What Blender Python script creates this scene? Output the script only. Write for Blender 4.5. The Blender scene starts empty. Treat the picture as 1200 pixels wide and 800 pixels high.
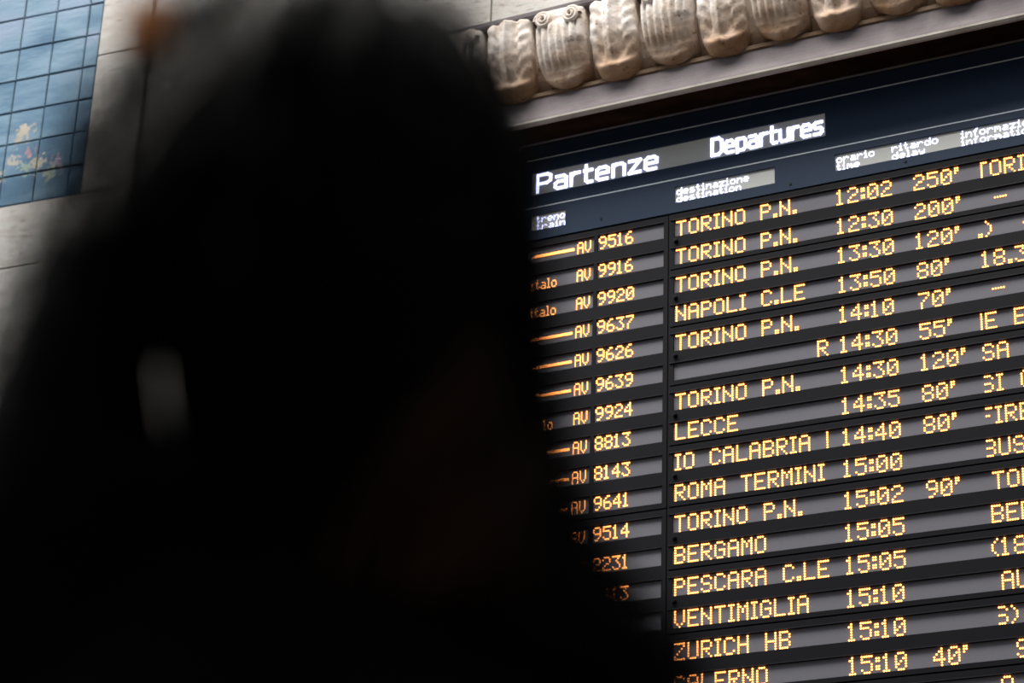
import bpy, bmesh, math, random
import numpy as np
from mathutils import Vector, Matrix, noise

# ---------------------------------------------------------------- camera
sc = bpy.context.scene
col = sc.collection
CAM = Vector((4.212715138140523, -9.946283180234715, 1.05))
YAW, PITCH, ROLL, FPX = -0.4759264102908786, 0.4312598003882537, 0.03697463095711669, 2792.67
fw = Vector((math.sin(YAW)*math.cos(PITCH), math.cos(YAW)*math.cos(PITCH), math.sin(PITCH)))
rt = Vector((math.cos(YAW), -math.sin(YAW), 0)); up = rt.cross(fw)
c_, s_ = math.cos(ROLL), math.sin(ROLL)
rt, up = rt*c_ + up*s_, up*c_ - rt*s_
cd = bpy.data.cameras.new('camera'); cam = bpy.data.objects.new('camera', cd); col.objects.link(cam)
M = Matrix((( rt.x, up.x, -fw.x, CAM.x), (rt.y, up.y, -fw.y, CAM.y), (rt.z, up.z, -fw.z, CAM.z), (0,0,0,1)))
cam.matrix_world = M
cd.sensor_width = 36; cd.lens = FPX/1200*36; cd.clip_end = 200
cd.dof.use_dof = True; cd.dof.focus_distance = 10.5; cd.dof.aperture_fstop = 3.1
sc.camera = cam

# ---------------------------------------------------------------- world, lamps, exposure
wd = bpy.data.worlds.new('hall_light'); sc.world = wd; wd.use_nodes = True
nt = wd.node_tree; nt.nodes.clear()
wo = nt.nodes.new('ShaderNodeOutputWorld'); bg = nt.nodes.new('ShaderNodeBackground')
tc = nt.nodes.new('ShaderNodeTexCoord'); sx = nt.nodes.new('ShaderNodeSeparateXYZ'); mr = nt.nodes.new('ShaderNodeMapRange')
mixc = nt.nodes.new('ShaderNodeMix'); mixc.data_type = 'RGBA'
nt.links.new(tc.outputs['Generated'], sx.inputs[0]); nt.links.new(sx.outputs['Z'], mr.inputs[0])
mr.inputs[1].default_value = -0.05; mr.inputs[2].default_value = 0.8
nt.links.new(mr.outputs[0], mixc.inputs[0])
mixc.inputs[6].default_value = (0.10, 0.095, 0.10, 1); mixc.inputs[7].default_value = (0.62, 0.66, 0.72, 1)
nt.links.new(mixc.outputs[2], bg.inputs[0]); bg.inputs[1].default_value = 0.55
nt.links.new(bg.outputs[0], wo.inputs[0])

def area(name, loc, target, sx_, sy_, power, color):
    l = bpy.data.lights.new(name, 'AREA'); l.shape = 'RECTANGLE'; l.size = sx_; l.size_y = sy_
    l.energy = power; l.color = color
    o = bpy.data.objects.new(name, l); col.objects.link(o); o.location = loc
    o.rotation_euler = (Vector(target) - Vector(loc)).to_track_quat('-Z', 'Y').to_euler()
    return o
area('roof_skylight', (-2, -7, 19), (-1, -1, 7), 16, 7, 5200, (1.0, 0.97, 0.93))
area('arched_hall_window', (-22, -10, 13), (-2, 0, 7), 8, 9, 2200, (0.80, 0.90, 1.0))

sc.view_settings.view_transform = 'Standard'; sc.view_settings.look = 'None'
sc.view_settings.gamma = 1; sc.view_settings.use_curve_mapping = False
sc.view_settings.exposure = 0.0

# ---------------------------------------------------------------- helpers
def tag(o, label=None, cat=None, group=None, kind=None):
    if label: o['label'] = label
    if cat: o['category'] = cat
    if group: o['group'] = group
    if kind: o['kind'] = kind
    return o
def empty(name, loc=(0,0,0), parent=None):
    o = bpy.data.objects.new(name, None); o.location = loc; o.empty_display_size = .1
    col.objects.link(o)
    if parent: o.parent = parent
    return o
def link(name, me, mat=None, parent=None, loc=None, smooth=False):
    o = bpy.data.objects.new(name, me); col.objects.link(o)
    if mat is not None and not me.materials: me.materials.append(mat)
    if parent: o.parent = parent
    if loc is not None: o.location = loc
    if smooth: me.polygons.foreach_set('use_smooth', [True]*len(me.polygons))
    return o
class MB:
    def __init__(s): s.v = []; s.f = []
    def box(s, x0, x1, y0, y1, z0, z1, bev=0):
        bm_ = len(s.v)
        if bev <= 0:
            s.v += [(x,y,z) for x in (x0,x1) for y in (y0,y1) for z in (z0,z1)]
            s.f += [tuple(bm_+i for i in q) for q in ((0,1,3,2),(4,6,7,5),(0,4,5,1),(2,3,7,6),(0,2,6,4),(1,5,7,3))]
        else:   # front (y0) edge chamfered all round
            b = bev
            s.v += [(x0,y1,z0),(x1,y1,z0),(x1,y1,z1),(x0,y1,z1),(x0,y0+b,z0),(x1,y0+b,z0),(x1,y0+b,z1),(x0,y0+b,z1),
                    (x0+b,y0,z0+b),(x1-b,y0,z0+b),(x1-b,y0,z1-b),(x0+b,y0,z1-b)]
            s.f += [tuple(bm_+i for i in q) for q in ((0,3,2,1),(0,1,5,4),(1,2,6,5),(2,3,7,6),(3,0,4,7),(4,5,9,8),(5,6,10,9),(6,7,11,10),(7,4,8,11),(8,9,10,11))]
        return s
    def cyl(s, c, ax, r, h, n=12, taper=1.0):
        ax = Vector(ax).normalized(); u = ax.orthogonal().normalized(); w = ax.cross(u); c = Vector(c); b = len(s.v)
        for k, rr in ((0, r), (1, r*taper)):
            for i in range(n):
                a = 2*math.pi*i/n; s.v.append(tuple(c + ax*h*k + (u*math.cos(a)+w*math.sin(a))*rr))
        s.f.append(tuple(b+i for i in range(n))[::-1]); s.f.append(tuple(b+n+i for i in range(n)))
        for i in range(n): j = (i+1) % n; s.f.append((b+i, b+j, b+n+j, b+n+i))
        return s
    def mesh(s, name): me = bpy.data.meshes.new(name); me.from_pydata(s.v, [], s.f); me.update(); return me
    def build(s, name, mat, parent=None, loc=None, smooth=False): return link(name, s.mesh(name), mat, parent, loc, smooth)

def mat(name, color=(.5,.5,.5), rough=.6, metal=0, spec=.5, emit=None, es=1):
    m = bpy.data.materials.new(name); m.use_nodes = True
    b = m.node_tree.nodes['Principled BSDF']
    b.inputs['Base Color'].default_value = (*color, 1); b.inputs['Roughness'].default_value = rough
    b.inputs['Metallic'].default_value = metal; b.inputs['Specular IOR Level'].default_value = spec
    if emit: b.inputs['Emission Color'].default_value = (*emit, 1); b.inputs['Emission Strength'].default_value = es
    return m
def nodes(m): return m.node_tree.nodes, m.node_tree.links, m.node_tree.nodes['Principled BSDF']
def ramp(ns, stops):
    r = ns.new('ShaderNodeValToRGB'); e = r.color_ramp.elements
    e[0].position, e[0].color = stops[0][0], (*stops[0][1], 1); e[1].position, e[1].color = stops[-1][0], (*stops[-1][1], 1)
    for p, c in stops[1:-1]: x = e.new(p); x.color = (*c, 1)
    return r
def stone(name, stops, scale=3.0, stretch=(1,1,6), bump=.25, pit=True, rough=.75):
    m = mat(name, rough=rough, spec=.3); ns, ls, b = nodes(m)
    tcn = ns.new('ShaderNodeNewGeometry'); mp = ns.new('ShaderNodeMapping'); mp.inputs['Scale'].default_value = stretch
    ls.new(tcn.outputs['Position'], mp.inputs[0])
    n1 = ns.new('ShaderNodeTexNoise'); n1.inputs['Scale'].default_value = scale; n1.inputs['Detail'].default_value = 8; n1.inputs['Roughness'].default_value = .62
    ls.new(mp.outputs[0], n1.inputs[0]); r = ramp(ns, stops); ls.new(n1.outputs['Fac'], r.inputs[0])
    out = r.outputs[0]
    n2 = ns.new('ShaderNodeTexNoise'); n2.inputs['Scale'].default_value = scale*5; n2.inputs['Detail'].default_value = 6
    ls.new(mp.outputs[0], n2.inputs[0])
    if pit:
        pr = ramp(ns, [(.30, (.30,.24,.17)), (.40, (1,1,1))]); ls.new(n2.outputs['Fac'], pr.inputs[0])
        mx = ns.new('ShaderNodeMix'); mx.data_type = 'RGBA'; mx.blend_type = 'MULTIPLY'; mx.inputs[0].default_value = .8
        ls.new(out, mx.inputs[6]); ls.new(pr.outputs[0], mx.inputs[7]); out = mx.outputs[2]
    ls.new(out, b.inputs['Base Color'])
    bp = ns.new('ShaderNodeBump'); bp.inputs['Strength'].default_value = bump; bp.inputs['Distance'].default_value = .02
    ls.new(n2.outputs['Fac'], bp.inputs['Height']); ls.new(bp.outputs[0], b.inputs['Normal'])
    return m
TRAV = stone('travertine', [(.25,(.40,.365,.31)), (.45,(.50,.475,.44)), (.6,(.55,.53,.50)), (.8,(.47,.43,.36))], 2.2, (1,1,7), .14)
BACK = mat('mortar', (.09,.08,.07), .9)
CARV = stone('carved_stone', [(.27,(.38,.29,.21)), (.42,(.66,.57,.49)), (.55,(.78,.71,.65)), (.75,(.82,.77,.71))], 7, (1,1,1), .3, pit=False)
ns, ls, b = nodes(CARV)      # ochre stain and painted shade darken the feet of the carvings, plus dark specks
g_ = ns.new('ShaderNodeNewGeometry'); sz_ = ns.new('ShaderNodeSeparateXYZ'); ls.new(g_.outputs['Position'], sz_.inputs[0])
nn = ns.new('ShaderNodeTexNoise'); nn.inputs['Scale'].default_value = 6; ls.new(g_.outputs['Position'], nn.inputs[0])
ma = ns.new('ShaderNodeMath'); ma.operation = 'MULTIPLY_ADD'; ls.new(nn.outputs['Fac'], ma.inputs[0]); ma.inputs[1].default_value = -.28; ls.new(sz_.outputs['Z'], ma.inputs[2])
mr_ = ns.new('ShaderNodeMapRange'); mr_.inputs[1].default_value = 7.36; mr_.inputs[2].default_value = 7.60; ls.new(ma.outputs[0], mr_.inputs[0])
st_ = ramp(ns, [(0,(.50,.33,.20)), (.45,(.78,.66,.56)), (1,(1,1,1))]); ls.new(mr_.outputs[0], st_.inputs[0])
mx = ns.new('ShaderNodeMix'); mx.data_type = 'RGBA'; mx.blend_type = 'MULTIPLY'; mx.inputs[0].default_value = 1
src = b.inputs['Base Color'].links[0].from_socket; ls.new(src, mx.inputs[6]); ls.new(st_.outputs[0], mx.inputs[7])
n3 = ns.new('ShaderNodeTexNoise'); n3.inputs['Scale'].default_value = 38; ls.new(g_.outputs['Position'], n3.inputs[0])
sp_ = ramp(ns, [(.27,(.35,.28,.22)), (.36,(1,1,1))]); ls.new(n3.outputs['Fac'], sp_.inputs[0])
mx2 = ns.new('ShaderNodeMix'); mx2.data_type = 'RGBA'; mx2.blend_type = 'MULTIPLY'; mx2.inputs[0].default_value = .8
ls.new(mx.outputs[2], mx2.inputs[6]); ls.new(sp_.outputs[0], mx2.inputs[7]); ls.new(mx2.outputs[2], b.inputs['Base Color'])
BAND = stone('band_stone', [(.3,(.095,.078,.080)), (.5,(.125,.105,.110)), (.75,(.165,.148,.145))], 5, (1,1,1), .15, pit=False)  # same stone as the carvings, colour darkened for the overhang's shade
LIP = stone('lit_lip_stone', [(.3,(.24,.21,.18)), (.55,(.33,.30,.27)), (.8,(.40,.37,.33))], 6, (1,1,1), .1, pit=False)  # lighter copy of the band stone, paints the light along its lower edge
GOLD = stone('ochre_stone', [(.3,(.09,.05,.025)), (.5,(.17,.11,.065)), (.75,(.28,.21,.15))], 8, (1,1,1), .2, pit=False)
SOFF = stone('shaded_soffit_stone', [(.3,(.007,.0035,.0015)), (.6,(.016,.008,.0035)), (.8,(.03,.017,.007))], 6, (1,1,1), .2, pit=False)  # near-black brown puts the shade under the cornice into the stone colour
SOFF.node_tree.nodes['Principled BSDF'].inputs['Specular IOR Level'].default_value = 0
PANEL = mat('board_panel', (.0035,.0034,.0052), .55, spec=.12)
HEAD = mat('header_panel', (.017,.031,.060), .36, spec=.22)
BLACK = mat('black_gap', (.004,.004,.005), .7)
EDGE = mat('frame_metal', (.008,.009,.013), .5, .1, spec=.2)
STRIP = mat('display_window', (.125,.122,.140), .6, spec=.3)
TSTRIP = mat('title_window', (.56,.56,.53), .6, spec=.3)
LINE = mat('white_line', (.62,.66,.72), .5)
AMBER = mat('amber_led', (.3,.12,.02), .4, emit=(1.0,.345,.085), es=5.6)
WHITE = mat('white_led', (.4,.4,.5), .4, emit=(.55,.58,1.0), es=4.6)
SCREW = mat('dark_screw', (.006,.006,.008), .4, .5)

# ---------------------------------------------------------------- hall shell
S = 0.16; Z0 = 6.83378
Zv = lambda v: Z0 - S*v
fl = MB().box(-14, 12, -20, 1.6, -.2, 0)
FLOOR = stone('hall_floor_stone', [(.3,(.10,.09,.08)), (.6,(.17,.15,.13)), (.8,(.22,.19,.17))], 1.2, (1,1,1), .05, pit=False, rough=.35)
tag(fl.build('floor', FLOOR), kind='structure')

# upper wall: slightly turned against the board plane; wall frame a (right), n (into the wall)
WO = Vector((-4.1076, -.1, 8.7329)); WD = 0.0819233
wall = empty('wall_back', WO); wall.rotation_euler = (0, 0, WD); tag(wall, kind='structure')
MUR_R, MUR_B = .335, -1.105
back = MB().box(-8, 9.5, .05, .35, -WO.z+.002, 4.2)
back.build('wall_core', BACK, wall)
random.seed(4)
def slab(x0, x1, z0, z1, y=0.0):
    g = .0035
    return MB().box(x0+g, x1-g, y, .06, z0+g, z1-g, .004).build('stone_slab', TRAV, wall)
ztop = 4.2
hs = [-WO.z+.01, -7.6, -6.5, -5.4, -4.3, -3.2, -2.3, -1.528, MUR_B]
# columns of slabs (a coordinate)
cols_left = [-8, -6.9, -5.8, -4.7, -3.6, -2.5, -1.6, -.80, MUR_R, .688]
for j in range(len(hs)-1):
    off = 0 if j % 2 == 0 else .45
    for i in range(len(cols_left)-2):
        xs = cols_left[i] + (off if 0 < i else 0); xe = cols_left[i+1] + (off if i+1 < len(cols_left)-2 else 0)
        if i == len(cols_left)-3: xe = .688
        slab(xs, xe, hs[j], hs[j+1])
MUR_L, MUR_T = -3.35, 2.15
vs = [MUR_B, -.16, .62, 1.4, 2.3, 3.2, ztop]
for j in range(len(vs)-1):
    slab(MUR_R, .688, vs[j], vs[j+1])
for i in range(4):
    slab(-8+i*1.1625, -8+(i+1)*1.1625, MUR_B, .6); slab(-8+i*1.1625, -8+(i+1)*1.1625, .6, MUR_T)
for i in range(7): slab(-8+i*1.19, -8+(i+1)*1.19, MUR_T, 3.2); slab(-8+i*1.19, -8+(i+1)*1.19, 3.2, ztop)
# narrow recessed strip, then the field of slabs right of it
hz = [-WO.z+.01, -7, -5.6, -4.2, -2.9, -1.9, -1.05, .33, 1.5, 2.7, ztop]
for j in range(len(hz)-1):
    slab(.688, .829, hz[j], hz[j+1], .028)
    k = 0; x = .829
    xl = [.829, 1.87, 2.916, 3.96, 5.0, 6.05, 7.1, 8.2, 9.5] if j % 2 == 0 else [.829, 1.35, 2.4, 3.44, 4.5, 5.5, 6.6, 7.7, 9.5]
    for a_, b_ in zip(xl, xl[1:]):
        slab(a_, b_, hz[j], hz[j+1], .012)

# ---------------------------------------------------------------- mural of glazed tiles
mural = empty('tile_mural', WO + Vector((0, 0, MUR_B))); mural.rotation_euler = (0, 0, WD)
tag(mural, 'large mural of blue glazed square tiles with pale painted flowers, set in travertine', 'mural')
MT = mat('mural_glaze', rough=.35); ns, ls, b = nodes(MT)
tcn = ns.new('ShaderNodeNewGeometry'); oi = ns.new('ShaderNodeObjectInfo')
n1 = ns.new('ShaderNodeTexNoise'); n1.inputs['Scale'].default_value = 1.6; n1.inputs['Detail'].default_value = 5
mp = ns.new('ShaderNodeMapping'); mp.inputs['Scale'].default_value = (1,1,3.2)
ls.new(tcn.outputs['Position'], mp.inputs[0]); ls.new(mp.outputs[0], n1.inputs[0])
r = ramp(ns, [(.30,(.045,.10,.17)), (.44,(.085,.165,.245)), (.55,(.145,.235,.315)), (.72,(.20,.265,.36))]); 
ad = ns.new('ShaderNodeMath'); ad.operation = 'MULTIPLY_ADD'; ls.new(oi.outputs['Random'], ad.inputs[0]); ad.inputs[1].default_value = .10
# paint darkens toward the lower part of the picture (deep water), in the mural's own height
sz = ns.new('ShaderNodeSeparateXYZ'); ls.new(tcn.outputs['Position'], sz.inputs[0])
hr = ns.new('ShaderNodeMapRange'); hr.inputs[1].default_value = 7.6; hr.inputs[2].default_value = 9.0; hr.inputs[3].default_value = -.13; hr.inputs[4].default_value = .04
ls.new(sz.outputs['Z'], hr.inputs[0]); a1 = ns.new('ShaderNodeMath'); ls.new(hr.outputs[0], a1.inputs[0]); ls.new(n1.outputs['Fac'], a1.inputs[1]); ls.new(a1.outputs[0], ad.inputs[2])
ls.new(ad.outputs[0], r.inputs[0]); prev = r.outputs[0]
def wallpt(a_, z_): return (WO.x + a_*math.cos(WD), WO.y + a_*math.sin(WD), WO.z + z_)
nd = ns.new('ShaderNodeTexNoise'); nd.inputs['Scale'].default_value = 34; nd.inputs['Detail'].default_value = 4; ls.new(tcn.outputs['Position'], nd.inputs[0])
FLOW = [(-.135,-.62,.072,(.50,.42,.30)), (-.095,-.60,.05,(.60,.48,.36)), (-.17,-.80,.05,(.52,.46,.36)), (-.05,-.775,.052,(.50,.20,.24)), (-.02,-.84,.075,(.52,.47,.33)),
        (.02,-.86,.06,(.60,.52,.40)), (-.07,-.86,.055,(.30,.44,.34)), (.14,-.86,.055,(.40,.30,.38)), (.10,-.93,.06,(.32,.38,.26)), (-.28,-.90,.06,(.46,.42,.34)), (-.6,-.75,.09,(.5,.42,.3)), (-1.1,-.9,.1,(.5,.3,.3))]
for (a_, z_, rad, cc) in FLOW:
    vd = ns.new('ShaderNodeVectorMath'); vd.operation = 'DISTANCE'; ls.new(tcn.outputs['Position'], vd.inputs[0]); vd.inputs[1].default_value = wallpt(a_, z_)
    m1 = ns.new('ShaderNodeMath'); m1.operation = 'MULTIPLY_ADD'; ls.new(nd.outputs['Fac'], m1.inputs[0]); m1.inputs[1].default_value = .26; ls.new(vd.outputs['Value'], m1.inputs[2])
    mm = ns.new('ShaderNodeMapRange'); mm.inputs[1].default_value = rad+.125; mm.inputs[2].default_value = rad+.095; ls.new(m1.outputs[0], mm.inputs[0])
    mx = ns.new('ShaderNodeMix'); mx.data_type = 'RGBA'; ls.new(mm.outputs[0], mx.inputs[0]); ls.new(prev, mx.inputs[6]); mx.inputs[7].default_value = (cc[0]*.55+.08, cc[1]*.55+.09, cc[2]*.55+.10, 1); prev = mx.outputs[2]
ls.new(prev, b.inputs['Base Color'])
nb = ns.new('ShaderNodeTexNoise'); nb.inputs['Scale'].default_value = 9; mpb = ns.new('ShaderNodeMapping'); mpb.inputs['Scale'].default_value = (1,1,4)
ls.new(tcn.outputs['Position'], mpb.inputs[0]); ls.new(mpb.outputs[0], nb.inputs[0])
bp = ns.new('ShaderNodeBump'); bp.inputs['Strength'].default_value = .2; bp.inputs['Distance'].default_value = .01; ls.new(nb.outputs['Fac'], bp.inputs['Height']); ls.new(bp.outputs[0], b.inputs['Normal'])
GROUT = mat('tile_grout', (.035,.055,.085), .8)
MB().box(MUR_L, MUR_R, .022, .05, 0, MUR_T-MUR_B).build('grout_bed', GROUT, mural)
tw, th = .237303, .225874
tile_cache = {}
random.seed(11)
for i in range(-14, 2):
    for j in range(-10, 6):
        x0, x1 = (i)*tw, (i+1)*tw; z1 = -j*th+th*0; z0 = z1 - th
        x1 = min(x1, MUR_R); z0 = max(z0, MUR_B); x0 = max(x0, MUR_L); z1 = min(z1, MUR_T)
        if x1-x0 < .02 or z1-z0 < .02: continue
        key = (round(x1-x0,3), round(z1-z0,3))
        if key not in tile_cache:
            tile_cache[key] = MB().box(.004, x1-x0-.004, 0, .03, .004, z1-z0-.004, .005).mesh('tile'); tile_cache[key].materials.append(MT)
        o = link('tile', tile_cache[key], None, mural, (x0, random.uniform(0,.004), z0-MUR_B))
        o.rotation_euler = (random.uniform(-.006,.006), 0, random.uniform(-.006,.006))

# ---------------------------------------------------------------- carved cornice over the board
XL, XR = -2.05, 4.4
corn = empty('carved_cornice', (0, 0, 7.285)); corn['kind'] = 'structure'; corn.name = 'trim_1'
corn['label'] = 'carved travertine cornice of fluted tongues and curled leaves above the departure board'
def extr(profile, name, m, x0=XL, x1=XR, seg=1):
    mb = MB(); n = len(profile)
    for k in range(seg+1):
        x = x0 + (x1-x0)*k/seg; mb.v += [(x, y, z-7.285) for y, z in profile]
    for k in range(seg):
        for i in range(n): j = (i+1) % n; mb.f.append((k*n+i, k*n+j, (k+1)*n+j, (k+1)*n+i))
    mb.f.append(tuple(range(n))); mb.f.append(tuple(seg*n+i for i in range(n))[::-1])
    return mb.build(name, m, corn)
D_ = .52
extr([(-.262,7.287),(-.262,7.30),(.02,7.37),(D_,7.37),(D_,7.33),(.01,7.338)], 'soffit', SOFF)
band = [(-.262,7.287),(-.274,7.290),(-.282,7.302),(-.281,7.318),(-.272,7.334),(-.258,7.350),(-.244,7.372),(-.232,7.40),(-.222,7.43),(-.214,7.465),(-.208,7.487)]
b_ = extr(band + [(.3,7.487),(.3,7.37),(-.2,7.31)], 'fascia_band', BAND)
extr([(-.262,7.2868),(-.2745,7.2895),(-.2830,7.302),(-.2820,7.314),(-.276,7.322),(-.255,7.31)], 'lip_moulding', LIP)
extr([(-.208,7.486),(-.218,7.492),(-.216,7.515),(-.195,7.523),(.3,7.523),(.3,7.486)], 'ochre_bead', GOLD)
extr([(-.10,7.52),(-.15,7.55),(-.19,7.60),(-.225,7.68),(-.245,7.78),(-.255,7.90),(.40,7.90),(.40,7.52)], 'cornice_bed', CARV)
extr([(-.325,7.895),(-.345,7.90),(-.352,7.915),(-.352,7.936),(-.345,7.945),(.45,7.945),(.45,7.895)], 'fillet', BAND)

PITCHX = .301; LW = .286
def prof(t):          # t 0 bottom .. 1 top -> (y, z)
    z = 7.50 + .40*t
    y = -.150 - .165*math.sin(min(1, t*1.25+.06)*math.pi/2)**.8 
    return y, z
def fluted_mesh():
    """broad tongue: flutes, rolled rim at the foot, two scrolls at the head"""
    nx, nz = 48, 34; mb = MB(); w = LW/2
    for j in range(nz+1):
        t = j/nz
        for i in range(nx+1):
            s = -1 + 2*i/nx
            wid = w*1.0*(1 if t > .22 else (1-((.22-t)/.22)**2.6*.24))
            foot = .050*(abs(s)**2.4)*(1-t)**3
            y, z = prof(t)
            dome = -.060*math.sqrt(max(0, 1-abs(s)**3.2*.97))
            fl_ = 0
            if .20 < t < .86:
                e = min(1, (t-.20)/.10, (.86-t)/.08)
                ph = (s*.5+.5)*7; fl_ = .021*abs(math.sin(ph*math.pi))**.6*e*(1.0 if s < .35 or t > .5 else .35) - .006
            rim = -.014*math.exp(-((t-.05)/.045)**2)
            crack = .005*noise.noise(Vector((s*3+7, t*5, .3)))
            y = y + dome - fl_ + rim + crack
            mb.v.append((s*wid, y, z + foot - 7.285))
    b0 = len(mb.v)
    for j in range(nz+1):
        for s in (-1, 1): mb.v.append((s*w*.8, .0, 7.50+.40*j/nz-7.285))
    N = nx+1
    for j in range(nz):
        for i in range(nx): mb.f.append((j*N+i, j*N+i+1, (j+1)*N+i+1, (j+1)*N+i))
        mb.f.append((j*N, (j+1)*N, b0+2*(j+1), b0+2*j)); mb.f.append((j*N+nx, b0+2*j+1, b0+2*(j+1)+1, (j+1)*N+nx))
    mb.f.append(tuple(range(N))[::-1] + (b0, b0+1)); mb.f.append(tuple(nz*N+i for i in range(N)) + (b0+2*nz+1, b0+2*nz))
    return mb.mesh('fluted_tongue')
def scroll_mesh(sg):
    mb = MB(); n = 46; m = 8
    pts = []
    for k in range(n):
        u = k/(n-1); a = u*4.4*math.pi; r_ = .048*(1-u*.80)
        pts.append((Vector((sg*r_*math.cos(a), -.018*u-.004, r_*math.sin(a))), .0115*(1-.35*u)))
    for k, (p, rr) in enumerate(pts):
        t = (pts[min(n-1,k+1)][0]-pts[max(0,k-1)][0]).normalized(); u_ = Vector((0,1,0)); w_ = t.cross(u_).normalized()
        for i in range(m): a = 2*math.pi*i/m; mb.v.append(tuple(p + u_*rr*1.5*math.cos(a) + w_*rr*math.sin(a)))
    for k in range(n-1):
        for i in range(m): j = (i+1) % m; mb.f.append((k*m+i, k*m+j, (k+1)*m+j, (k+1)*m+i))
    mb.cyl((0,.03,0), (0,-1,0), .040, .035, 20, .75)
    mb.f.append(tuple((n-1)*m+i for i in range(m)))
    return mb.mesh('scroll')
def leaf_mesh():
    """narrow acanthus leaf: raised midrib, side lobes, tip that rolls outward at the foot"""
    nx, nz = 36, 44; mb = MB(); w = .128
    for j in range(nz+1):
        t = j/nz
        for i in range(nx+1):
            s = -1 + 2*i/nx
            lob = 1 + .022*math.cos(t*4*2*math.pi)
            wid = w*(.93 + .09*math.sin(min(1, t*1.5)*math.pi*.55))*lob
            if t < .16: wid *= .70 + .30*math.sqrt(max(0, t/.16))
            y, z = prof(t); z = z - .022*(1-t)**2*(1-s*s)
            body = -.058*math.sqrt(max(0, 1-abs(s)**3*.97)) - .020*math.exp(-(s/.13)**2)*min(1, max(0, (t-.18)/.12)) + .022*math.exp(-((abs(s)-.42)/.11)**2)*min(1, max(0, (t-.18)/.12))
            roll = -.050*math.exp(-((t-.09)/.075)**2)*(1-s*s)**.5
            vein = .004*math.sin(t*40 - abs(s)*9)*(abs(s))
            y += body + roll + vein + .007*noise.noise(Vector((s*2.5, t*6, 4.1)))
            mb.v.append((s*wid, y, z-7.285))
    b0 = len(mb.v)
    for j in range(nz+1):
        for s in (-1, 1): mb.v.append((s*w*.6, .0, 7.50+.40*j/nz-7.285))
    N = nx+1
    for j in range(nz):
        for i in range(nx): mb.f.append((j*N+i, j*N+i+1, (j+1)*N+i+1, (j+1)*N+i))
        mb.f.append((j*N, (j+1)*N, b0+2*(j+1), b0+2*j)); mb.f.append((j*N+nx, b0+2*j+1, b0+2*(j+1)+1, (j+1)*N+nx))
    mb.f.append(tuple(range(N))[::-1] + (b0, b0+1)); mb.f.append(tuple(nz*N+i for i in range(N)) + (b0+2*nz+1, b0+2*nz))
    return mb.mesh('carved_leaf')
FM, LM, SL, SR = fluted_mesh(), leaf_mesh(), scroll_mesh(-1), scroll_mesh(1)
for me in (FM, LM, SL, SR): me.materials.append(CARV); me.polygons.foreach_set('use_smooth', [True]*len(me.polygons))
for k in range(-11, 17):
    xc = -.820 + k*PITCHX
    if not XL < xc < XR: continue
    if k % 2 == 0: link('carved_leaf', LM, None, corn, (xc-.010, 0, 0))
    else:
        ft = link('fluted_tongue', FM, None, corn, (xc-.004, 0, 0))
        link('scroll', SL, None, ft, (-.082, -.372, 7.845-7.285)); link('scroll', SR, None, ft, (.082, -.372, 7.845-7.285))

# ---------------------------------------------------------------- departure board
BL, BR, BB, BT = -.885, 3.4, Zv(20.6), 7.335
board = empty('departure_board', (0, 0, BB)); tag(board, 'black departure board with amber dot text rows under a blue header reading Partenze Departures', 'departure board')
def bb(name, m, x0, x1, z0, z1, y0=0., y1=.02, bev=0, parent=None):
    return MB().box(x0, x1, y0, y1, z0-BB, z1-BB, bev).build(name, m, parent or board)
bb('casing', BLACK, BL, BR, BB, BT-.002, .024, .16)
# header sheet is cut round its windows
HB = Zv(.42)
zt0, zt1 = 7.034, 7.168; zl0, zl1 = 6.822, 6.916
hp = MB()
def hbx(x0, x1, z0, z1): hp.box(x0, x1, 0, .02, z0-BB, z1-BB)
hbx(BL, BR, zt1, BT); hbx(BL, BR, zl1, zt0); hbx(BL, BR, HB, zl0)
hbx(BL, -.835, zt0, zt1); hbx(.81, BR, zt0, zt1)
LABW = [(-.83,-.628), (-.008,.537), (.855,2.35)]
xs = BL
for a_, b2 in LABW: hbx(xs, a_, zl0, zl1); xs = b2
hbx(xs, BR, zl0, zl1)
hp.build('header_panel', HEAD, board)
bb('top_edge', EDGE, BL-.004, BR, BT-.006, BT+.001, -.006, .03)
bb('side_edge', EDGE, BL-.012, BL, BB, BT, -.006, .16)
for z in (Z0+.4126, Z0+.1237): bb('white_line', LINE, BL+.02, BR, z-.0030, z+.0030, -.0015, .001)
title_w = bb('title_display', TSTRIP, -.835, .81, zt0, zt1, .0075, .022)
lab_w = [bb('label_display', TSTRIP, a_, b2, zl0, zl1, .010, .022) for a_, b2 in LABW]

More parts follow.
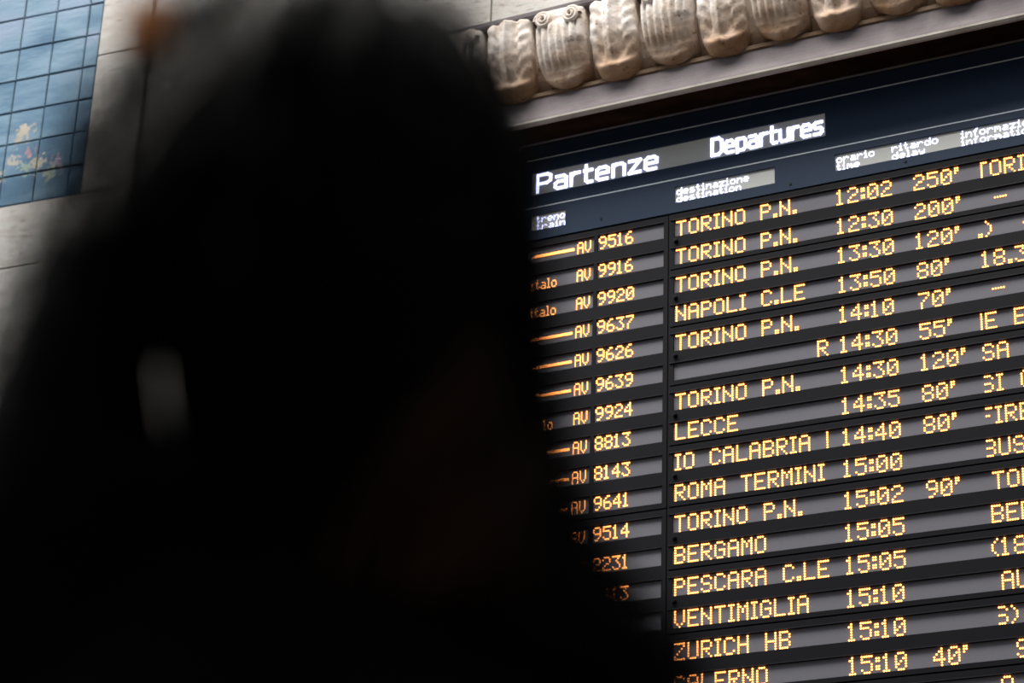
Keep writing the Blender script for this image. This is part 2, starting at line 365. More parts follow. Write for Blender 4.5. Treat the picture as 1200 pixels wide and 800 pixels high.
# 5x7 dot font; each glyph is rows of strings
G = {
'A':"01110 10001 10001 11111 10001 10001 10001", 'B':"11110 10001 10001 11110 10001 10001 11110", 'C':"01110 10001 10000 10000 10000 10001 01110",
'D':"11110 10001 10001 10001 10001 10001 11110", 'E':"11111 10000 10000 11110 10000 10000 11111", 'F':"11111 10000 10000 11110 10000 10000 10000",
'G':"01110 10001 10000 10111 10001 10001 01110", 'H':"10001 10001 10001 11111 10001 10001 10001", 'I':"111 010 010 010 010 010 111",
'L':"10000 10000 10000 10000 10000 10000 11111", 'M':"10001 11011 10101 10101 10001 10001 10001", 'N':"10001 10001 11001 10101 10011 10001 10001",
'O':"01110 10001 10001 10001 10001 10001 01110", 'P':"11110 10001 10001 11110 10000 10000 10000", 'R':"11110 10001 10001 11110 10100 10010 10001",
'S':"01110 10001 10000 01110 00001 10001 01110", 'T':"11111 00100 00100 00100 00100 00100 00100", 'U':"10001 10001 10001 10001 10001 10001 01110",
'V':"10001 10001 10001 10001 10001 01010 00100", 'Z':"11111 00001 00010 00100 01000 10000 11111",
'0':"01110 10001 10011 10101 11001 10001 01110", '1':"010 110 010 010 010 010 111", '2':"01110 10001 00001 00110 01000 10000 11111",
'3':"11111 00010 00100 00010 00001 10001 01110", '4':"00010 00110 01010 10010 11111 00010 00010", '5':"11111 10000 11110 00001 00001 10001 01110",
'6':"00110 01000 10000 11110 10001 10001 01110", '7':"11111 00001 00010 00100 01000 01000 01000", '8':"01110 10001 10001 01110 10001 10001 01110",
'9':"01110 10001 10001 01111 00001 00010 01100", ':':"00 11 11 00 11 11 00", '.':"00 00 00 00 00 11 11", "'":"11 11 10 00 00 00 00",
'-':"00000 00000 00000 11111 00000 00000 00000", '(':"001 010 100 100 100 010 001", ')':"100 010 001 001 001 010 100", ' ':"00000 00000 00000 00000 00000 00000 00000",
'!':"1 1 1 1 1 0 1", '|':"1 1 1 1 1 1 1", 'j':"011 111 011 011 011 011 110", ',':"00 00 00 00 11 01 10",
'a':"00000 00000 01110 00001 01111 10001 01111", 'd':"00001 00001 01101 10011 10001 10001 01111", 'e':"00000 00000 01110 10001 11111 10000 01110",
'f':"0011 0100 1110 0100 0100 0100 0100", 'i':"010 000 110 010 010 010 111", 'l':"110 010 010 010 010 010 111", 'm':"00000 00000 11010 10101 10101 10001 10001",
'n':"00000 00000 10110 11001 10001 10001 10001", 'o':"00000 00000 01110 10001 10001 10001 01110", 'r':"00000 00000 10110 11001 10000 10000 10000",
's':"00000 00000 01110 10000 01110 00001 11110", 't':"0100 0100 1110 0100 0100 0101 0010", 'y':"00000 00000 10001 10001 01111 00001 01110", 'z':"00000 00000 11111 00010 00100 01000 11111",
}
ADV = {'1':5, ':':3, '.':3, ' ':6, "'":3}
NS = 6
ring = [(math.cos(2*math.pi*i/NS+.3), math.sin(2*math.pi*i/NS+.3)) for i in range(NS)]
def dots_of(text, crop=0):
    out = []; x = 0
    for ch in text:
        rows = G[ch].split()
        for j, r_ in enumerate(rows):
            for i, c in enumerate(r_):
                if c == '1': out.append((x+i, 6-j))
        x += ADV.get(ch, len(rows[0])+1)
    return [(a-crop, b) for a, b in out if a >= crop]
def led(parent, m, dots, x0, z0, px, pz, r, y=.0095, h=.005, name='led_text'):
    mb = MB()
    for (i, j) in dots:
        cx, cz = x0+i*px, z0+j*pz-BB; b0 = len(mb.v)
        mb.v += [(cx+u*r, y, cz+w*r) for u, w in ring] + [(cx+u*r*.6, y-h, cz+w*r*.6) for u, w in ring]
        mb.f.append(tuple(b0+NS+i_ for i_ in range(NS)))
        for i_ in range(NS): k_ = (i_+1) % NS; mb.f.append((b0+i_, b0+k_, b0+NS+k_, b0+NS+i_))
    o = mb.build(name, m, parent); o['kind'] = 'stuff'; return o

dest = ["TORINO P.N.", "TORINO P.N.", "TORINO P.N.", "NAPOLI C.LE", "TORINO P.N.", None, "TORINO P.N.", "LECCE", "IO CALABRIA |", "ROMA TERMINI",
        "TORINO P.N.", "BERGAMO", "PESCARA C.LE", "VENTIMIGLIA", "ZURICH HB", "SALERNO"]
times = ["12:02","12:30","13:30","13:50","14:10","14:30","14:30","14:35","14:40","15:00","15:02","15:05","15:05","15:10","15:10","15:10"]
delay = ["250'","200'","120'","80'","70'","55'","120'","80'","80'",None,"90'",None,None,None,None,"40'"]
# (x of first dot, text, dots cropped on the left where the message is scrolling)
info = [(1.590,"TORIN",2),(1.648,"-",0),(1.562,".)  -",0),(1.572,"18.3",0),(1.613,"-",0),(1.550,"|EE"[0:2]+" E",0),(1.552,"SA",0),(1.552,"SI C",1),(1.550,"FIRE",2),(1.546,"BUS",1),
        (1.566,"TOR",0),(1.553,"BER",0),(1.545,"(18",0),(1.583,"AU",0),(1.560,"S)",1),(1.633,"S",0),(1.556,"A",0)]
PX, PZ, DR = .01142, .0126, .0053
strips_d = {}
for m_ in range(10):          # right-hand modules, two rows each
    v0, v1 = 2*m_+.46, 2*m_+2.46
    mbp = MB(); g = .004
    x0, x1 = -.030, BR
    r1, r2 = 2*m_+1, 2*m_+2
    hh = .285
    for za, zb in ((Zv(v0)-g, Zv(r1-hh)), (Zv(r1+hh), Zv(r2-hh)), (Zv(r2+hh), Zv(v1)+g)):
        mbp.box(x0, x1, 0, .02, zb-BB, za-BB)
    for r_ in (r1, r2): mbp.box(x0, -.010, 0, .02, Zv(r_+hh)-BB, Zv(r_-hh)-BB)
    mbp.build('row_panel', PANEL, board)
    # small louver lip over each window
    for r_ in (r1, r2):
        bb('window_lip', EDGE, x0, x1, Zv(r_-hh)+.001, Zv(r_-hh)+.006, -.006, .0)
        st = bb('display_window', STRIP, -.010, BR, Zv(r_+hh), Zv(r_-hh), .010, .022); strips_d[r_] = st
    kn = MB().cyl((.002, 0, Zv(r1+.47)-BB), (0,-1,0), .012, .016, 12, .8).cyl((.002, -.016, Zv(r1+.47)-BB), (0,-1,0), .006, .006, 8)
    kn.build('latch', SCREW, board)
    # seam
for i in range(16):
    r_ = i+1; par = strips_d[r_]; zb = Zv(r_) - 3*PZ
    if dest[i]: led(par, AMBER, dots_of(dest[i]), .003, zb, PX, PZ, DR)
    xo = .861
    led(par, AMBER, dots_of(times[i]), xo, zb, PX, PZ, DR)
    if i == 5: led(par, AMBER, dots_of("R"), .744, zb, PX, PZ, DR)
    if delay[i]: led(par, AMBER, dots_of(delay[i]), 1.255, zb, PX, PZ, DR)
for i, (x_, t_, cr) in enumerate(info):
    par = strips_d[i+1]; zb = Zv(i+1)-3*PZ
    if i in (1, 4):
        led(par, AMBER, dots_of(t_), x_, zb, PX*1.15, PZ, DR)
        led(par, AMBER, dots_of("T"), x_+.19, zb, PX, PZ, DR)
    else: led(par, AMBER, dots_of(t_, cr), x_, zb, PX, PZ, DR)

# left-hand modules, ten rows each: number window and train window
nums = ["9516","9916","9920","9637","9626","9639","9924","8813","8143","9641","9514","2231","2613","2715"]
kinds = ["f","i","i","f","f","f","i","f","f","f","f","r","r","r"]
for m_ in range(2):
    v0, v1 = 10*m_+.47, 10*m_+10.47
    x0, x1 = BL+.004, -.043
    mbp = MB(); zs = [Zv(v0)-.004]
    for k in range(10):
        r_ = 10*m_+k+1
        mbp.box(x0, x1, 0, .02, Zv(r_-.275)-BB, zs[-1]-BB); zs.append(Zv(r_+.275))
        za, zb2 = Zv(r_+.275)-BB, Zv(r_-.275)-BB
        for xa, xb in ((x0, -.850), (-.458, -.437), (-.067, x1)): mbp.box(xa, xb, 0, .02, za, zb2)
    mbp.box(x0, x1, 0, .02, Zv(v1)+.004-BB, zs[-1]-BB)
    mbp.build('train_panel', PANEL, board)
bb('divider', EDGE, -.0425, -.0315, BB, Zv(.45), .008, .03)
for r_ in range(1, 21):
    a = bb('display_window', STRIP, -.850, -.458, Zv(r_+.275), Zv(r_-.275), .010, .022)
    n_ = bb('display_window', STRIP, -.437, -.067, Zv(r_+.275), Zv(r_-.275), .010, .022)
    for xa, xb in ((-.850,-.458), (-.437,-.067)):
        bb('window_lip', EDGE, xa, xb, Zv(r_-.275)+.001, Zv(r_-.275)+.005, -.005, .0)
    if r_ > 14: continue
    zb = Zv(r_+.275)+.016
    led(n_, AMBER, dots_of(nums[r_-1]), -.430, zb, .0088, .0106, .0047)
    k = kinds[r_-1]
    if k in 'fi': led(a, AMBER, dots_of("AV"), -.553, zb-.004, .0071, .0098, .0037)
    if k == 'i': led(a, AMBER, dots_of("italo"), -.818, zb-.008, .0062, .0085, .0034)
    if k == 'f':
        dd = [(i, 2.6) for i in range(3, 44)] + [(i, 1.7) for i in range(0, 44)]
        led(a, AMBER, dd, -.818, zb+.006, .0056, .0085, .0040)
    if k == 'r': led(a, AMBER, dots_of("REG"), -.575, zb-.004, .0071, .0098, .0037)

# white header lettering: strokes on a 0..1 grid, squared letterforms
ST = {
'P':(.62,[[(0,0),(0,1),(.46,1),(.62,.9),(.62,.6),(.46,.48),(0,.48)]]),
'D':(.62,[[(0,0),(0,1),(.42,1),(.62,.82),(.62,.18),(.42,0),(0,0)]]),
'a':(.52,[[(.04,.70),(.40,.70),(.52,.58),(.52,0)],[(.52,.40),(.12,.40),(0,.30),(0,.10),(.12,0),(.52,0)]]),
'r':(.38,[[(0,0),(0,.70)],[(0,.52),(.16,.70),(.38,.70)]]),
't':(.36,[[(.08,1),(.08,.12),(.18,0),(.36,0)],[(0,.70),(.36,.70)]]),
'e':(.52,[[(.52,.36),(0,.36)],[(.52,.36),(.52,.58),(.40,.70),(.12,.70),(0,.58),(0,.12),(.12,0),(.48,0)]]),
'n':(.52,[[(0,0),(0,.70)],[(0,.58),(.14,.70),(.40,.70),(.52,.58),(.52,0)]]),
'z':(.50,[[(0,.70),(.50,.70),(0,0),(.50,0)]]),
'p':(.52,[[(0,-.28),(0,.70),(.40,.70),(.52,.58),(.52,.12),(.40,0),(0,0)]]),
'u':(.52,[[(0,.70),(0,.12),(.12,0),(.40,0),(.52,.12)],[(.52,.70),(.52,0)]]),
's':(.48,[[(.48,.70),(.10,.70),(0,.60),(0,.46),(.10,.36),(.38,.36),(.48,.26),(.48,.10),(.38,0),(0,0)]]),
}
def strokes(text, x0, x1, z0, H, thick, parent):
    widths = sum(ST[c][0] for c in text); gap = .235
    tot = widths + gap*(len(text)-1); sc_ = (x1-x0)/tot; mb = MB(); x = x0; y0, y1 = .004, .010
    for c in text:
        w, lines = ST[c]
        for ln in lines:
            for (p, q) in zip(ln, ln[1:]):
                a = Vector((x+p[0]*sc_, 0, z0+p[1]*H-BB)); d = Vector((x+q[0]*sc_, 0, z0+q[1]*H-BB)); t = (d-a).normalized(); n = Vector((-t.z,0,t.x))*thick/2; a = a - t*thick*.42; d = d + t*thick*.42
                b0 = len(mb.v)
                for yy in (y0, y1):
                    for v in (a-n, a+n, d+n, d-n): mb.v.append((v.x, yy, v.z))
                mb.f += [tuple(b0+i for i in f) for f in ((0,1,2,3),(7,6,5,4),(0,4,5,1),(1,5,6,2),(2,6,7,3),(3,7,4,0))]
        x += (w+gap)*sc_
    o = mb.build('lettering', WHITE, parent); o['kind'] = 'stuff'; return o
strokes('Partenze', -.800, -.112, 7.052, .100, .0155, title_w)
strokes('Departures', .197, .790, 7.057, .094, .0150, title_w)
def label(par, t1, t2, x0, px, pz=.0059, px2=None):
    led(par, WHITE, dots_of(t1), x0, zl0+.050, px, pz, .0034, h=.0015, name='lettering')
    led(par, WHITE, dots_of(t2), x0, zl0+.006, px2 or px, pz, .0034, h=.0015, name='lettering')
label(lab_w[0], 'treno', 'train', -.800, .0060, px2=.0066)
label(lab_w[1], 'destinazione', 'destination', .002, .00600, px2=.0060)
label(lab_w[2], 'orario', 'time', .863, .0060)
label(lab_w[2], 'ritardo', 'delay', 1.150, .0062)
label(lab_w[2], 'informazioni', 'information', 1.500, .0062)
for x_, z_ in ((1.217, 6.799), (-.42, 6.815), (2.3, 6.80), (.62, 6.80)):
    MB().cyl((x_, 0, z_-BB), (0,-1,0), .007, .004, 10).build('screw', SCREW, board)
for x_ in (-.3, 1.2, 2.8):   # brackets that carry the casing on the wall
    bb('bracket', EDGE, x_-.04, x_+.04, BB+.3, BT-.3, .16, .62)

# ---------------------------------------------------------------- the onlooker in the foreground
HC = Vector((3.5975, -9.0112, 1.6214)); HBk = Vector((.5497, -.8354, 0)).normalized(); HR = Vector((.8354, .5497, 0)).normalized()
person = empty('person', (HC.x, HC.y, 0)); person.matrix_world = Matrix(((HR.x, -HBk.x, 0, HC.x), (HR.y, -HBk.y, 0, HC.y), (0, 0, 1, 0), (0,0,0,1)))
tag(person, 'person with long dark wavy hair and dark coat, seen from behind', 'person')
# local frame: x right, y forward (toward the board), z up from the floor
HZ = 1.6214
def tube_mesh(chains, seg=10):
    mb = MB()
    for ch in chains:
        P = [Vector(p) for p, r in ch]; R_ = [r if isinstance(r, tuple) else (r, r) for p, r in ch]; n = len(P); b0 = len(mb.v)
        for k in range(n):
            t = (P[min(n-1,k+1)] - P[max(0,k-1)]).normalized()
            u = Vector((1,0,0)) if abs(t.x) < .8 else Vector((0,1,0)); w = t.cross(u).normalized(); u = w.cross(t).normalized()
            for i in range(seg): a = 2*math.pi*i/seg; mb.v.append(tuple(P[k] + u*R_[k][0]*math.cos(a) + w*R_[k][1]*math.sin(a)))
        for k in range(n-1):
            for i in range(seg): j = (i+1) % seg; mb.f.append((b0+k*seg+i, b0+k*seg+j, b0+(k+1)*seg+j, b0+(k+1)*seg+i))
        for k, s in ((0, -1), (n-1, 1)):
            t = (P[k]-P[k-1 if k else 1]).normalized(); r0 = min(R_[k]); c = len(mb.v); mb.v.append(tuple(P[k]+t*r0*.6))
            for i in range(seg): j = (i+1) % seg; mb.f.append((b0+k*seg+(j if s < 0 else i), b0+k*seg+(i if s < 0 else j), c))
    return mb
def ellip(mb, c, r, rot=None, nu=20, nv=14):
    b0 = len(mb.v); c = Vector(c); Rm = rot or Matrix.Identity(3)
    for j in range(nv+1):
        th_ = math.pi*j/nv
        for i in range(nu):
            ph = 2*math.pi*i/nu; mb.v.append(tuple(c + Rm @ Vector((r[0]*math.sin(th_)*math.cos(ph), r[1]*math.sin(th_)*math.sin(ph), r[2]*math.cos(th_)))))
    for j in range(nv):
        for i in range(nu): k = (i+1) % nu; mb.f.append((b0+j*nu+i, b0+(j+1)*nu+i, b0+(j+1)*nu+k, b0+j*nu+k))
def fused(mb, name, m, parent, vox=.008, sm=6):
    o = mb.build(name, m, parent)
    md = o.modifiers.new('remesh', 'REMESH'); md.mode = 'VOXEL'; md.voxel_size = vox; md.use_smooth_shade = True
    o.location.x = .016
    s2 = o.modifiers.new('smooth', 'SMOOTH'); s2.factor = .5; s2.iterations = sm
    return o
SKIN = mat('skin', (.42,.25,.17), .5); COAT = mat('black_wool', (.0022,.002,.002), .95, spec=.02); TROU = mat('dark_denim', (.02,.025,.04), .85)
SHOE = mat('black_leather', (.01,.01,.01), .4); EYE = mat('eye_white', (.7,.68,.65), .3); 
def hair_mat(name, c0, c1, rough):
    m = mat(name, rough=rough, spec=.02); ns, ls, b = nodes(m)
    g = ns.new('ShaderNodeNewGeometry'); n = ns.new('ShaderNodeTexNoise'); n.inputs['Scale'].default_value = 14; ls.new(g.outputs['Position'], n.inputs[0])
    r = ramp(ns, [(.35, c0), (.7, c1)]); ls.new(n.outputs['Fac'], r.inputs[0]); ls.new(r.outputs[0], b.inputs['Base Color']); return m
HAIR = hair_mat('dark_hair', (.0009,.0006,.0006), (.0024,.0014,.001), .55)
# head tilted back a little, looking up
tilt = Matrix.Rotation(math.radians(18), 3, 'X')
hc = Vector((.0, .02, HZ+.005))
hd = MB()
def H(x, y, z): return tuple(hc + tilt @ Vector((x, y, z)))
ellip(hd, H(0,-.012,.025), (.076,.094,.090), tilt); ellip(hd, H(0,.030,-.035), (.060,.060,.075), tilt)
ellip(hd, H(0,.062,-.085), (.030,.026,.026), tilt)            # chin
ellip(hd, H(0,.098,-.018), (.011,.014,.024), tilt); ellip(hd, H(0,.106,-.034), (.014,.012,.010), tilt)   # nose
ellip(hd, H(0,.084,-.060), (.022,.010,.006), tilt); ellip(hd, H(0,.083,-.069), (.019,.010,.006), tilt)   # lips
for s in (-1, 1):
    ellip(hd, H(s*.077,-.008,-.010), (.010,.020,.032), tilt); ellip(hd, H(s*.034,.066,-.026), (.022,.018,.018), tilt)
    ellip(hd, H(s*.030,.080,.018), (.022,.010,.006), tilt)
ch = [[((0,-.010,HZ-.085),(.050,.052)), ((0,-.018,HZ-.15),(.048,.048)), ((0,-.030,HZ-.20),(.060,.045))],
      [((0,-.030,HZ-.23),(.085,.048)), ((0,-.03,HZ-.29),(.155,.090)), ((0,-.02,HZ-.38),(.165,.105)), ((0,-.015,HZ-.52),(.130,.095)), ((0,-.02,HZ-.64),(.150,.105)), ((0,-.025,HZ-.74),(.165,.115)), ((0,-.02,HZ-.80),(.14,.10))]]
for s in (-1, 1):
    ch.append([((s*.12,-.03,HZ-.275),.048), ((s*.180,-.03,HZ-.30),.048), ((s*.225,-.04,HZ-.38),.044), ((s*.24,-.045,HZ-.53),.037), ((s*.235,0,HZ-.66),.032), ((s*.22,.05,HZ-.77),.024)])
    hx, hy, hz_ = s*.218, .062, HZ-.80
    ch.append([((s*.22,.05,HZ-.765),(.020,.026)), ((hx,hy,hz_),(.016,.040)), ((hx-s*.004,hy+.012,hz_-.055),(.014,.040))])
    for f, (dy, L) in enumerate(((.042,.070), (.018,.080), (-.006,.074), (-.028,.058))):
        b3 = Vector((hx-s*.004, hy+dy-.002, hz_-.050))
        ch.append([(tuple(b3), .0095), (tuple(b3+Vector((-s*.004,.004,-L*.45))), .0088), (tuple(b3+Vector((-s*.016,.006,-L*.80))), .0080), (tuple(b3+Vector((-s*.028,.004,-L*1.0))), .0070)])
    ch.append([((hx,hy+.030,hz_-.010),.012), ((hx-s*.012,hy+.058,hz_-.035),.0105), ((hx-s*.022,hy+.066,hz_-.066),.009)])
    ch.append([((s*.085,-.02,HZ-.76),.085), ((s*.090,-.015,HZ-.95),.072), ((s*.088,-.01,HZ-1.13),.052), ((s*.088,-.03,HZ-1.30),.052), ((s*.088,-.035,HZ-1.45),.036), ((s*.088,-.03,HZ-1.555),.036)])
    ch.append([((s*.088,-.05,.040),(.032,.035)), ((s*.090,.03,.034),(.036,.028)), ((s*.094,.12,.028),(.040,.020)), ((s*.094,.16,.024),(.030,.014))])
tb = tube_mesh(ch, 14); off = len(hd.v); hd.v += tb.v; hd.f += [tuple(i+off for i in f) for f in tb.f]
body = fused(hd, 'body', SKIN, person, .007, 4)
for s in (-1, 1):
    e = MB(); ellip(e, H(s*.031,.0745,-.006), (.0125,.0110,.0100), tilt, 14, 10); ey = e.build('eye', EYE, person, (.016,0,0), smooth=True)
    e = MB(); ellip(e, H(s*.031,.0843,-.003), (.0052,.0022,.0052), tilt, 12, 8); e.build('iris', mat('brown_iris', (.04,.02,.01), .2), ey, smooth=True)
cc = [[((0,-.035,HZ-.175),(.075,.072)), ((0,-.035,HZ-.23),(.11,.085)), ((0,-.03,HZ-.30),(.180,.115)), ((0,-.02,HZ-.38),(.190,.130)), ((0,-.015,HZ-.54),(.165,.125)), ((0,-.02,HZ-.72),(.195,.145)), ((0,-.02,HZ-.92),(.215,.160))]]
for s in (-1, 1):
    cc.append([((s*.11,-.03,HZ-.265),.065), ((s*.185,-.03,HZ-.305),.065), ((s*.24,-.04,HZ-.38),.063), ((s*.258,-.045,HZ-.53),.055), ((s*.250,0,HZ-.66),.050), ((s*.228,.045,HZ-.75),.044)])
fused(tube_mesh(cc, 18), 'coat', COAT, person, .012, 5)
tt = []
for s in (-1, 1): tt.append([((s*.085,-.02,HZ-.78),.100), ((s*.092,-.015,HZ-.95),.088), ((s*.090,-.01,HZ-1.13),.070), ((s*.090,-.03,HZ-1.30),.064), ((s*.090,-.035,HZ-1.50),.056)])
tt.append([((0,-.02,HZ-.70),(.155,.115)), ((0,-.02,HZ-.84),(.165,.120))])
fused(tube_mesh(tt, 16), 'trousers', TROU, person, .012, 5)
for s in (-1, 1):
    fused(tube_mesh([[((s*.090,-.075,.045),(.040,.042)), ((s*.090,.0,.046),(.044,.045)), ((s*.094,.09,.036),(.048,.035)), ((s*.096,.165,.028),(.036,.024))], [((s*.089,-.035,.05),.046), ((s*.089,-.033,.15),.048)]], 14), 'shoe', SHOE, person, .008, 3)

# hair: a dense inner mass, wavy locks over it, loose strands outside
ZL = np.array([ .166,  .150,  .134,  .111,  .090,  .062,  .035, -.015, -.065, -.090, -.136, -.158, -.180, -.202, -.224, -.245, -.30, -.36])
XLh = np.array([-.012, -.029, -.039, -.056, -.081, -.099, -.113, -.125, -.138, -.144, -.157, -.166, -.172, -.177, -.178, -.179, -.178, -.15])
XRh = np.array([ .045,  .055,  .075,  .091,  .102,  .110,  .117,  .123,  .127,  .130,    .136,  .146,  .156,  .173,  .192,  .205, .21, .18])
YD  = np.array([ .030,  .052,  .068,  .085,  .098,  .108,  .115,  .120,  .120,  .118,  .112,  .108,  .105,  .103,  .10,  .10, .09, .06])
order = np.argsort(ZL)
iL = lambda z: np.interp(z, ZL[order], XLh[order]); iR = lambda z: np.interp(z, ZL[order], XRh[order]); iY = lambda z: np.interp(z, ZL[order], YD[order])
# inner masses as lofts (left, right, half depth per level)
def loft(levels, name, n=40, ny=.0, amp=.004):
    mb = MB(); seed = random.random()*50
    for (z, l, r_, d, yc) in levels:
        cx, hw = (l+r_)/2, (r_-l)/2
        for i in range(n):
            a = 2*math.pi*i/n; ca, sa = math.cos(a), math.sin(a)
            q = 1 + amp/.1*noise.noise(Vector((ca*6+seed, sa*6, z*9)))
            fr = .5 if sa > 0 and z < .05 else 1.0
            mb.v.append((cx + hw*ca*q, yc + d*sa*q*fr, HZ+z))
    m_ = len(levels)
    for k in range(m_-1):
        for i in range(n): j = (i+1) % n; mb.f.append((k*n+i, (k+1)*n+i, (k+1)*n+j, k*n+j))
    mb.f.append(tuple(range(n))); mb.f.append(tuple((m_-1)*n+i for i in range(n))[::-1])
    return mb
hair = empty('hair', (0,0,0), person)
SLZ = [-.170,-.150,-.125,-.093,-.060,-.035]; SLX = [-.030,-.040,-.052,-.0595,-.060,-.060]      # a slit between two locks
slit = lambda z: np.interp(z, SLZ, SLX)
SWZ = [-.170,-.150,-.125,-.105,-.075,-.05,-.035]; SWW = [.0,.0003,.0005,.0003,-.0001,-.0005,-.001]
swf = lambda z: float(np.interp(z, SWZ, SWW))
CZ = [-.10,-.07,-.04,-.015,.012,.04,.068,.095,.118,.134]; CX = [-.13,-.118,-.104,-.092,-.082,-.067,-.050,-.032,-.010,.018]
lv = []
for z in np.linspace(.134, -.34, 48):
    l, r_, d = float(iL(z)), float(iR(z)), float(iY(z))
    top = max(0, (z-.03)/.09); top = min(top, 1.12)
    l2 = max(l + .008, float(np.interp(z, CZ, CX))); r2 = r_ - .008 - .020*top**2 + .012*min(1, max(0, (-z-.10)/.05)); d2 = (d-.012)*(1-.55*top**2.5)*(1 if z < .118 else .55)
    if -.168 < z < -.030: l2 = max(l2, slit(z)+swf(z))
    lv.append((z, l2, max(r2, l2+.03), max(d2, .02), -.02))
loft(lv, 'core', amp=.0).build('hair_mass', HAIR, hair, smooth=True)
lv = []
for z in np.linspace(.022, -.33, 37):
    tk = min(1, max(.06, (.03-z)/.075))
    l = float(iL(z)) + .010 + (1-tk)*.035; r2 = (slit(z)-swf(z)) if z > -.170 else -.028
    lv.append((z, l, max(r2, l+.02), .050*tk + .03*min(1, max(0, -z/.2)), -.02))
loft(lv, 'side', 30, amp=.0).build('hair_mass', HAIR, hair, smooth=True)

cap = MB()                                # hair lying on the skull, open at the face
hc2 = hc + Vector((.016, 0, 0)); b0 = 0; nu, nv = 40, 26
for j in range(nv+1):
    th_ = math.pi*.68*j/nv
    for i in range(nu+1):
        ph = math.pi*(-.20) - math.pi*.0 + (-math.pi*1.40+math.pi*.0)*(1-i/nu) + math.pi*.60
        q = Vector((.0795*math.sin(th_)*math.cos(ph), .0975*math.sin(th_)*math.sin(ph), .0935*math.cos(th_)))
        cap.v.append(tuple(hc2 + tilt @ (q + Vector((0,-.013,.025)))))
for j in range(nv):
    for i in range(nu): cap.f.append((j*(nu+1)+i, (j+1)*(nu+1)+i, (j+1)*(nu+1)+i+1, j*(nu+1)+i+1))
cap.build('scalp_hair', HAIR, hair, smooth=True)

rng = np.random.default_rng(5)
def tubes(paths, radii, name, seg, parent, m):
    """paths: (N,K,3); radii: (N,K)"""
    N, K, _ = paths.shape
    t = np.gradient(paths, axis=1); t /= np.linalg.norm(t, axis=2, keepdims=True)+1e-9
    ref = np.tile(np.array([0.31,.94,.1]), (N,K,1)); u = np.cross(t, ref); u /= np.linalg.norm(u, axis=2, keepdims=True)+1e-9; w = np.cross(t, u)
    a = 2*np.pi*np.arange(seg)/seg
    V = paths[:,:,None,:] + radii[:,:,None,None]*(u[:,:,None,:]*np.cos(a)[None,None,:,None] + w[:,:,None,:]*np.sin(a)[None,None,:,None])
    idx = np.arange(N*K*seg).reshape(N,K,seg); nx_ = np.roll(idx, -1, axis=2)
    F_ = np.stack([idx[:,:-1], nx_[:,:-1], nx_[:,1:], idx[:,1:]], axis=-1).reshape(-1,4)
    me = bpy.data.meshes.new(name); nv = N*K*seg; nf = len(F_)
    me.vertices.add(nv); me.vertices.foreach_set('co', V.reshape(-1).astype(np.float32))
    me.loops.add(nf*4); me.loops.foreach_set('vertex_index', F_.reshape(-1).astype(np.int32))
    me.polygons.add(nf); me.polygons.foreach_set('loop_start', np.arange(nf, dtype=np.int32)*4)
    me.polygons.foreach_set('use_smooth', np.ones(nf, dtype=bool)); me.update(calc_edges=True)
    return link(name, me, m, parent)
def fall(N, K, scale_lo, scale_hi, amp0, amp1, ztop, zend, th=None, wl=(.05,.11)):
    """strands that leave the crown and fall along the head outline"""
    th = rng.uniform(0, 2*np.pi, N) if th is None else th
    zs = rng.uniform(*ztop, N); ze = rng.uniform(*zend, N)
    s = np.linspace(0, 1, K)[None,:]
    z = zs[:,None] + (ze-zs)[:,None]*s**1.15
    sc2 = rng.uniform(scale_lo, scale_hi, N)[:,None]
    l, r_, d = iL(z), iR(z), iY(z)
    cx, hw = (l+r_)/2, (r_-l)/2
    tw_ = th[:,None] + rng.normal(0,.25,N)[:,None]*s
    amp = amp0 + (amp1-amp0)*s
    k = 2*np.pi/rng.uniform(*wl, N)[:,None]; ph = rng.uniform(0, 6.28, (N,1)); ph2 = rng.uniform(0, 6.28, (N,1))
    x = cx + hw*sc2*np.cos(tw_) + amp*np.sin(k*z+ph); sc2 = sc2*(.72+.28*np.clip(s/.14, 0, 1)); sn = np.sin(tw_); y = -.02 + d*sc2*sn*np.where((sn > 0) & (z < .05), .5, 1.0) + amp*np.cos(k*z+ph2)
    return np.stack([x, y, HZ+z], axis=2)
P = fall(260, 46, .84, .93, .0, .006, (.06,.115), (-.34,-.20))
inz = (P[:,:,2]-HZ > -.172) & (P[:,:,2]-HZ < -.028) & (np.abs(P[:,:,0]-slit(P[:,:,2]-HZ)) < .011)
P = P[~inz.any(axis=1)]
out = (P[:,:,2]-HZ > -.02) & (P[:,:,0] < np.interp(P[:,:,2]-HZ, CZ, CX)-.002)
P = P[~out.any(axis=1)]
rad = np.linspace(1,0,46)[None,:]**.5*rng.uniform(.004,.0075,(len(P),1)) 
rad[:, :4] *= np.linspace(.2,1,4)[None,:]
tubes(P, rad, 'lock', 6, hair, HAIR)
STR = []
def st(*a, **k): STR.append(fall(*a, **k))
st(420, 34, .80, 1.03, .001, .006, (.06,.168), (-.34,-.16))
left = rng.normal(np.pi, .45, 1300); st(200, 34, .62, 1.01, .001, .006, (.03,.160), (-.30,-.02), th=left[:200])
st(70, 34, 1.0, 1.12, .003, .012, (.05,.17), (-.30,-.05), th=rng.normal(np.pi, .6, 70))
right = rng.normal(0, .5, 160); st(160, 34, .98, 1.05, .001, .006, (.0,.15), (-.34,-.16), th=right)
st(260, 34, .98, 1.09, .001, .010, (-.02,.12), (-.34,-.22), th=rng.normal(-.1, .4, 260))
P = np.concatenate(STR); 
so = tubes(P, rng.uniform(.00018,.00034,(len(P),1))*np.ones((1,34)), 'loose_strands', 3, hair, HAIR); so['kind'] = 'stuff'
BRN = hair_mat('brown_hair', (.008,.0035,.0018), (.026,.012,.007), .6)
pz = np.linspace(0, 1, 24)
PB = []
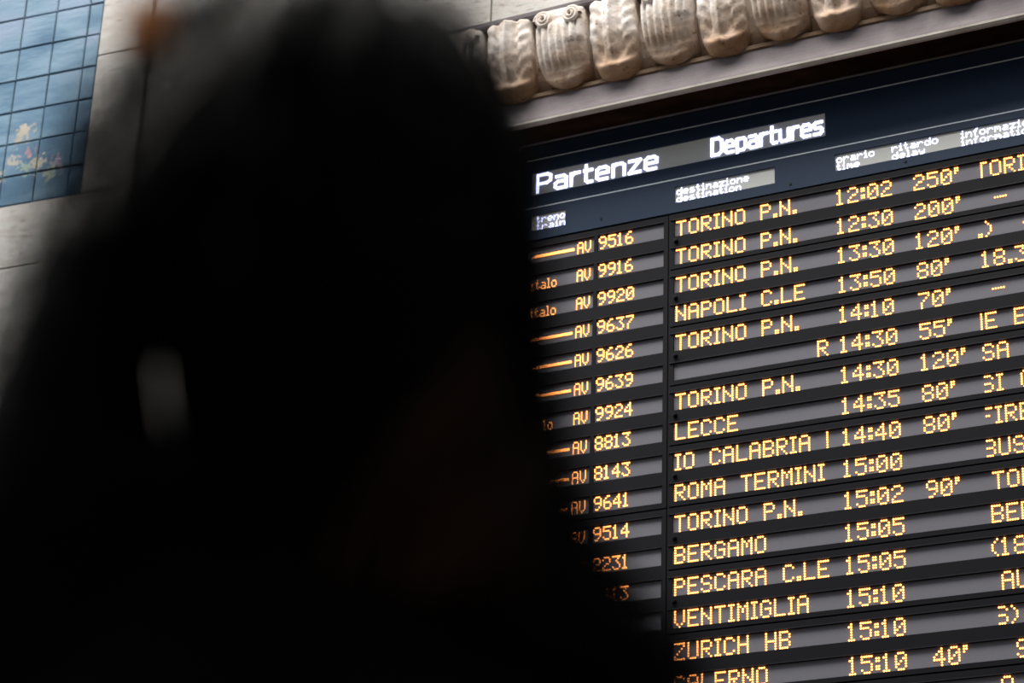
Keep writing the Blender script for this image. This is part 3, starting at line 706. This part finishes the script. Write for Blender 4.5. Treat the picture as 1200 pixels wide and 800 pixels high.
for k in range(9):
    x0_, x1_ = .105+.006*k-.02, .030+.010*k; z0_, z1_ = -.085-.006*k, -.235
    x = x0_+(x1_-x0_)*pz**1.3 + .006*np.sin(pz*6+k); z = z0_+(z1_-z0_)*pz; y = -.02 - iY(z)*.97*np.sqrt(np.clip(1-((x-(iL(z)+iR(z))/2)/((iR(z)-iL(z))/2))**2, .1, 1)) - .004
    PB.append(np.stack([x, y, HZ+z], axis=1))
lo = tubes(np.array(PB), (.0075*np.sin(np.pi*np.clip(pz,.02,.98))**.6)[None,:]*np.ones((9,1)), 'lock', 8, hair, BRN); lo['label'] = 'lighter brown lock of hair'
# short flyaway curls over the crown
N = 420; a0 = rng.uniform(0, 6.28, N); s = np.linspace(0,1,14)[None,:]
bx = rng.uniform(-.085,.095,N); bz = .5*(iL(.09)+0)*0 + .150 - 4.2*(bx-.02)**2 - .028 - rng.uniform(0,.015,N)
x = bx[:,None] + (np.cos(a0)*.02)[:,None]*s*2 ; z = bz[:,None] + rng.uniform(.030,.062,N)[:,None]*np.sin(s*rng.uniform(1.8,3.0,N)[:,None]); y = rng.uniform(-.07,.05,N)[:,None] + (np.sin(a0)*.02)[:,None]*s
so = tubes(np.stack([x,y,HZ+z],axis=2), rng.uniform(.00018,.0003,(N,1))*np.ones((1,14)), 'flyaway_strands', 3, hair, HAIR); so['kind'] = 'stuff'
# amber hair clip at the upper left of the crown
clip = MB(); 
cl = Vector((-.0800, -.062, HZ+.0760))
AMB = mat('amber_resin', (.80,.30,.015), .3)
for sd in (-1, 1):                       # two toothed jaws closing on a lock
    for k in range(6):
        base = cl + Vector((sd*.006, 0, .010-.004*k))
        clip.cyl(tuple(base), (sd*.5,-1,-.1), .0019, .009, 8, .9); clip.cyl(tuple(base+Vector((sd*.0045,-.0088,0))), (-sd*.9,-.5,-.1), .0018, .008, 8, .4)
    clip.cyl(tuple(cl + Vector((sd*.0085,-.005,-.013))), (0,0,1), .0034, .026, 12, .9)
clip.cyl(tuple(cl + Vector((0,-.004,-.012))), (0,0,1), .0036, .024, 12)
pc = np.array([[-.045,-.055,.098],[-.062,-.064,.092],[-.078,-.062,.078],[-.088,-.055,.060],[-.097,-.045,.030],[-.106,-.035,-.010],[-.115,-.03,-.05]]) + [0,0,HZ]
tt_ = np.linspace(0,6,20); pc = np.stack([np.interp(tt_, range(7), pc[:,i]) for i in range(3)], axis=1)
tubes(pc[None], np.array([[.0026]*12+[.002]*4+[.0012]*4]), 'lock', 6, hair, HAIR)
clip.v = [tuple(cl + (Vector(v)-cl)*1.15) for v in clip.v]
clip.build('hair_clip', AMB, person)['label'] = 'small amber coloured hair clip'
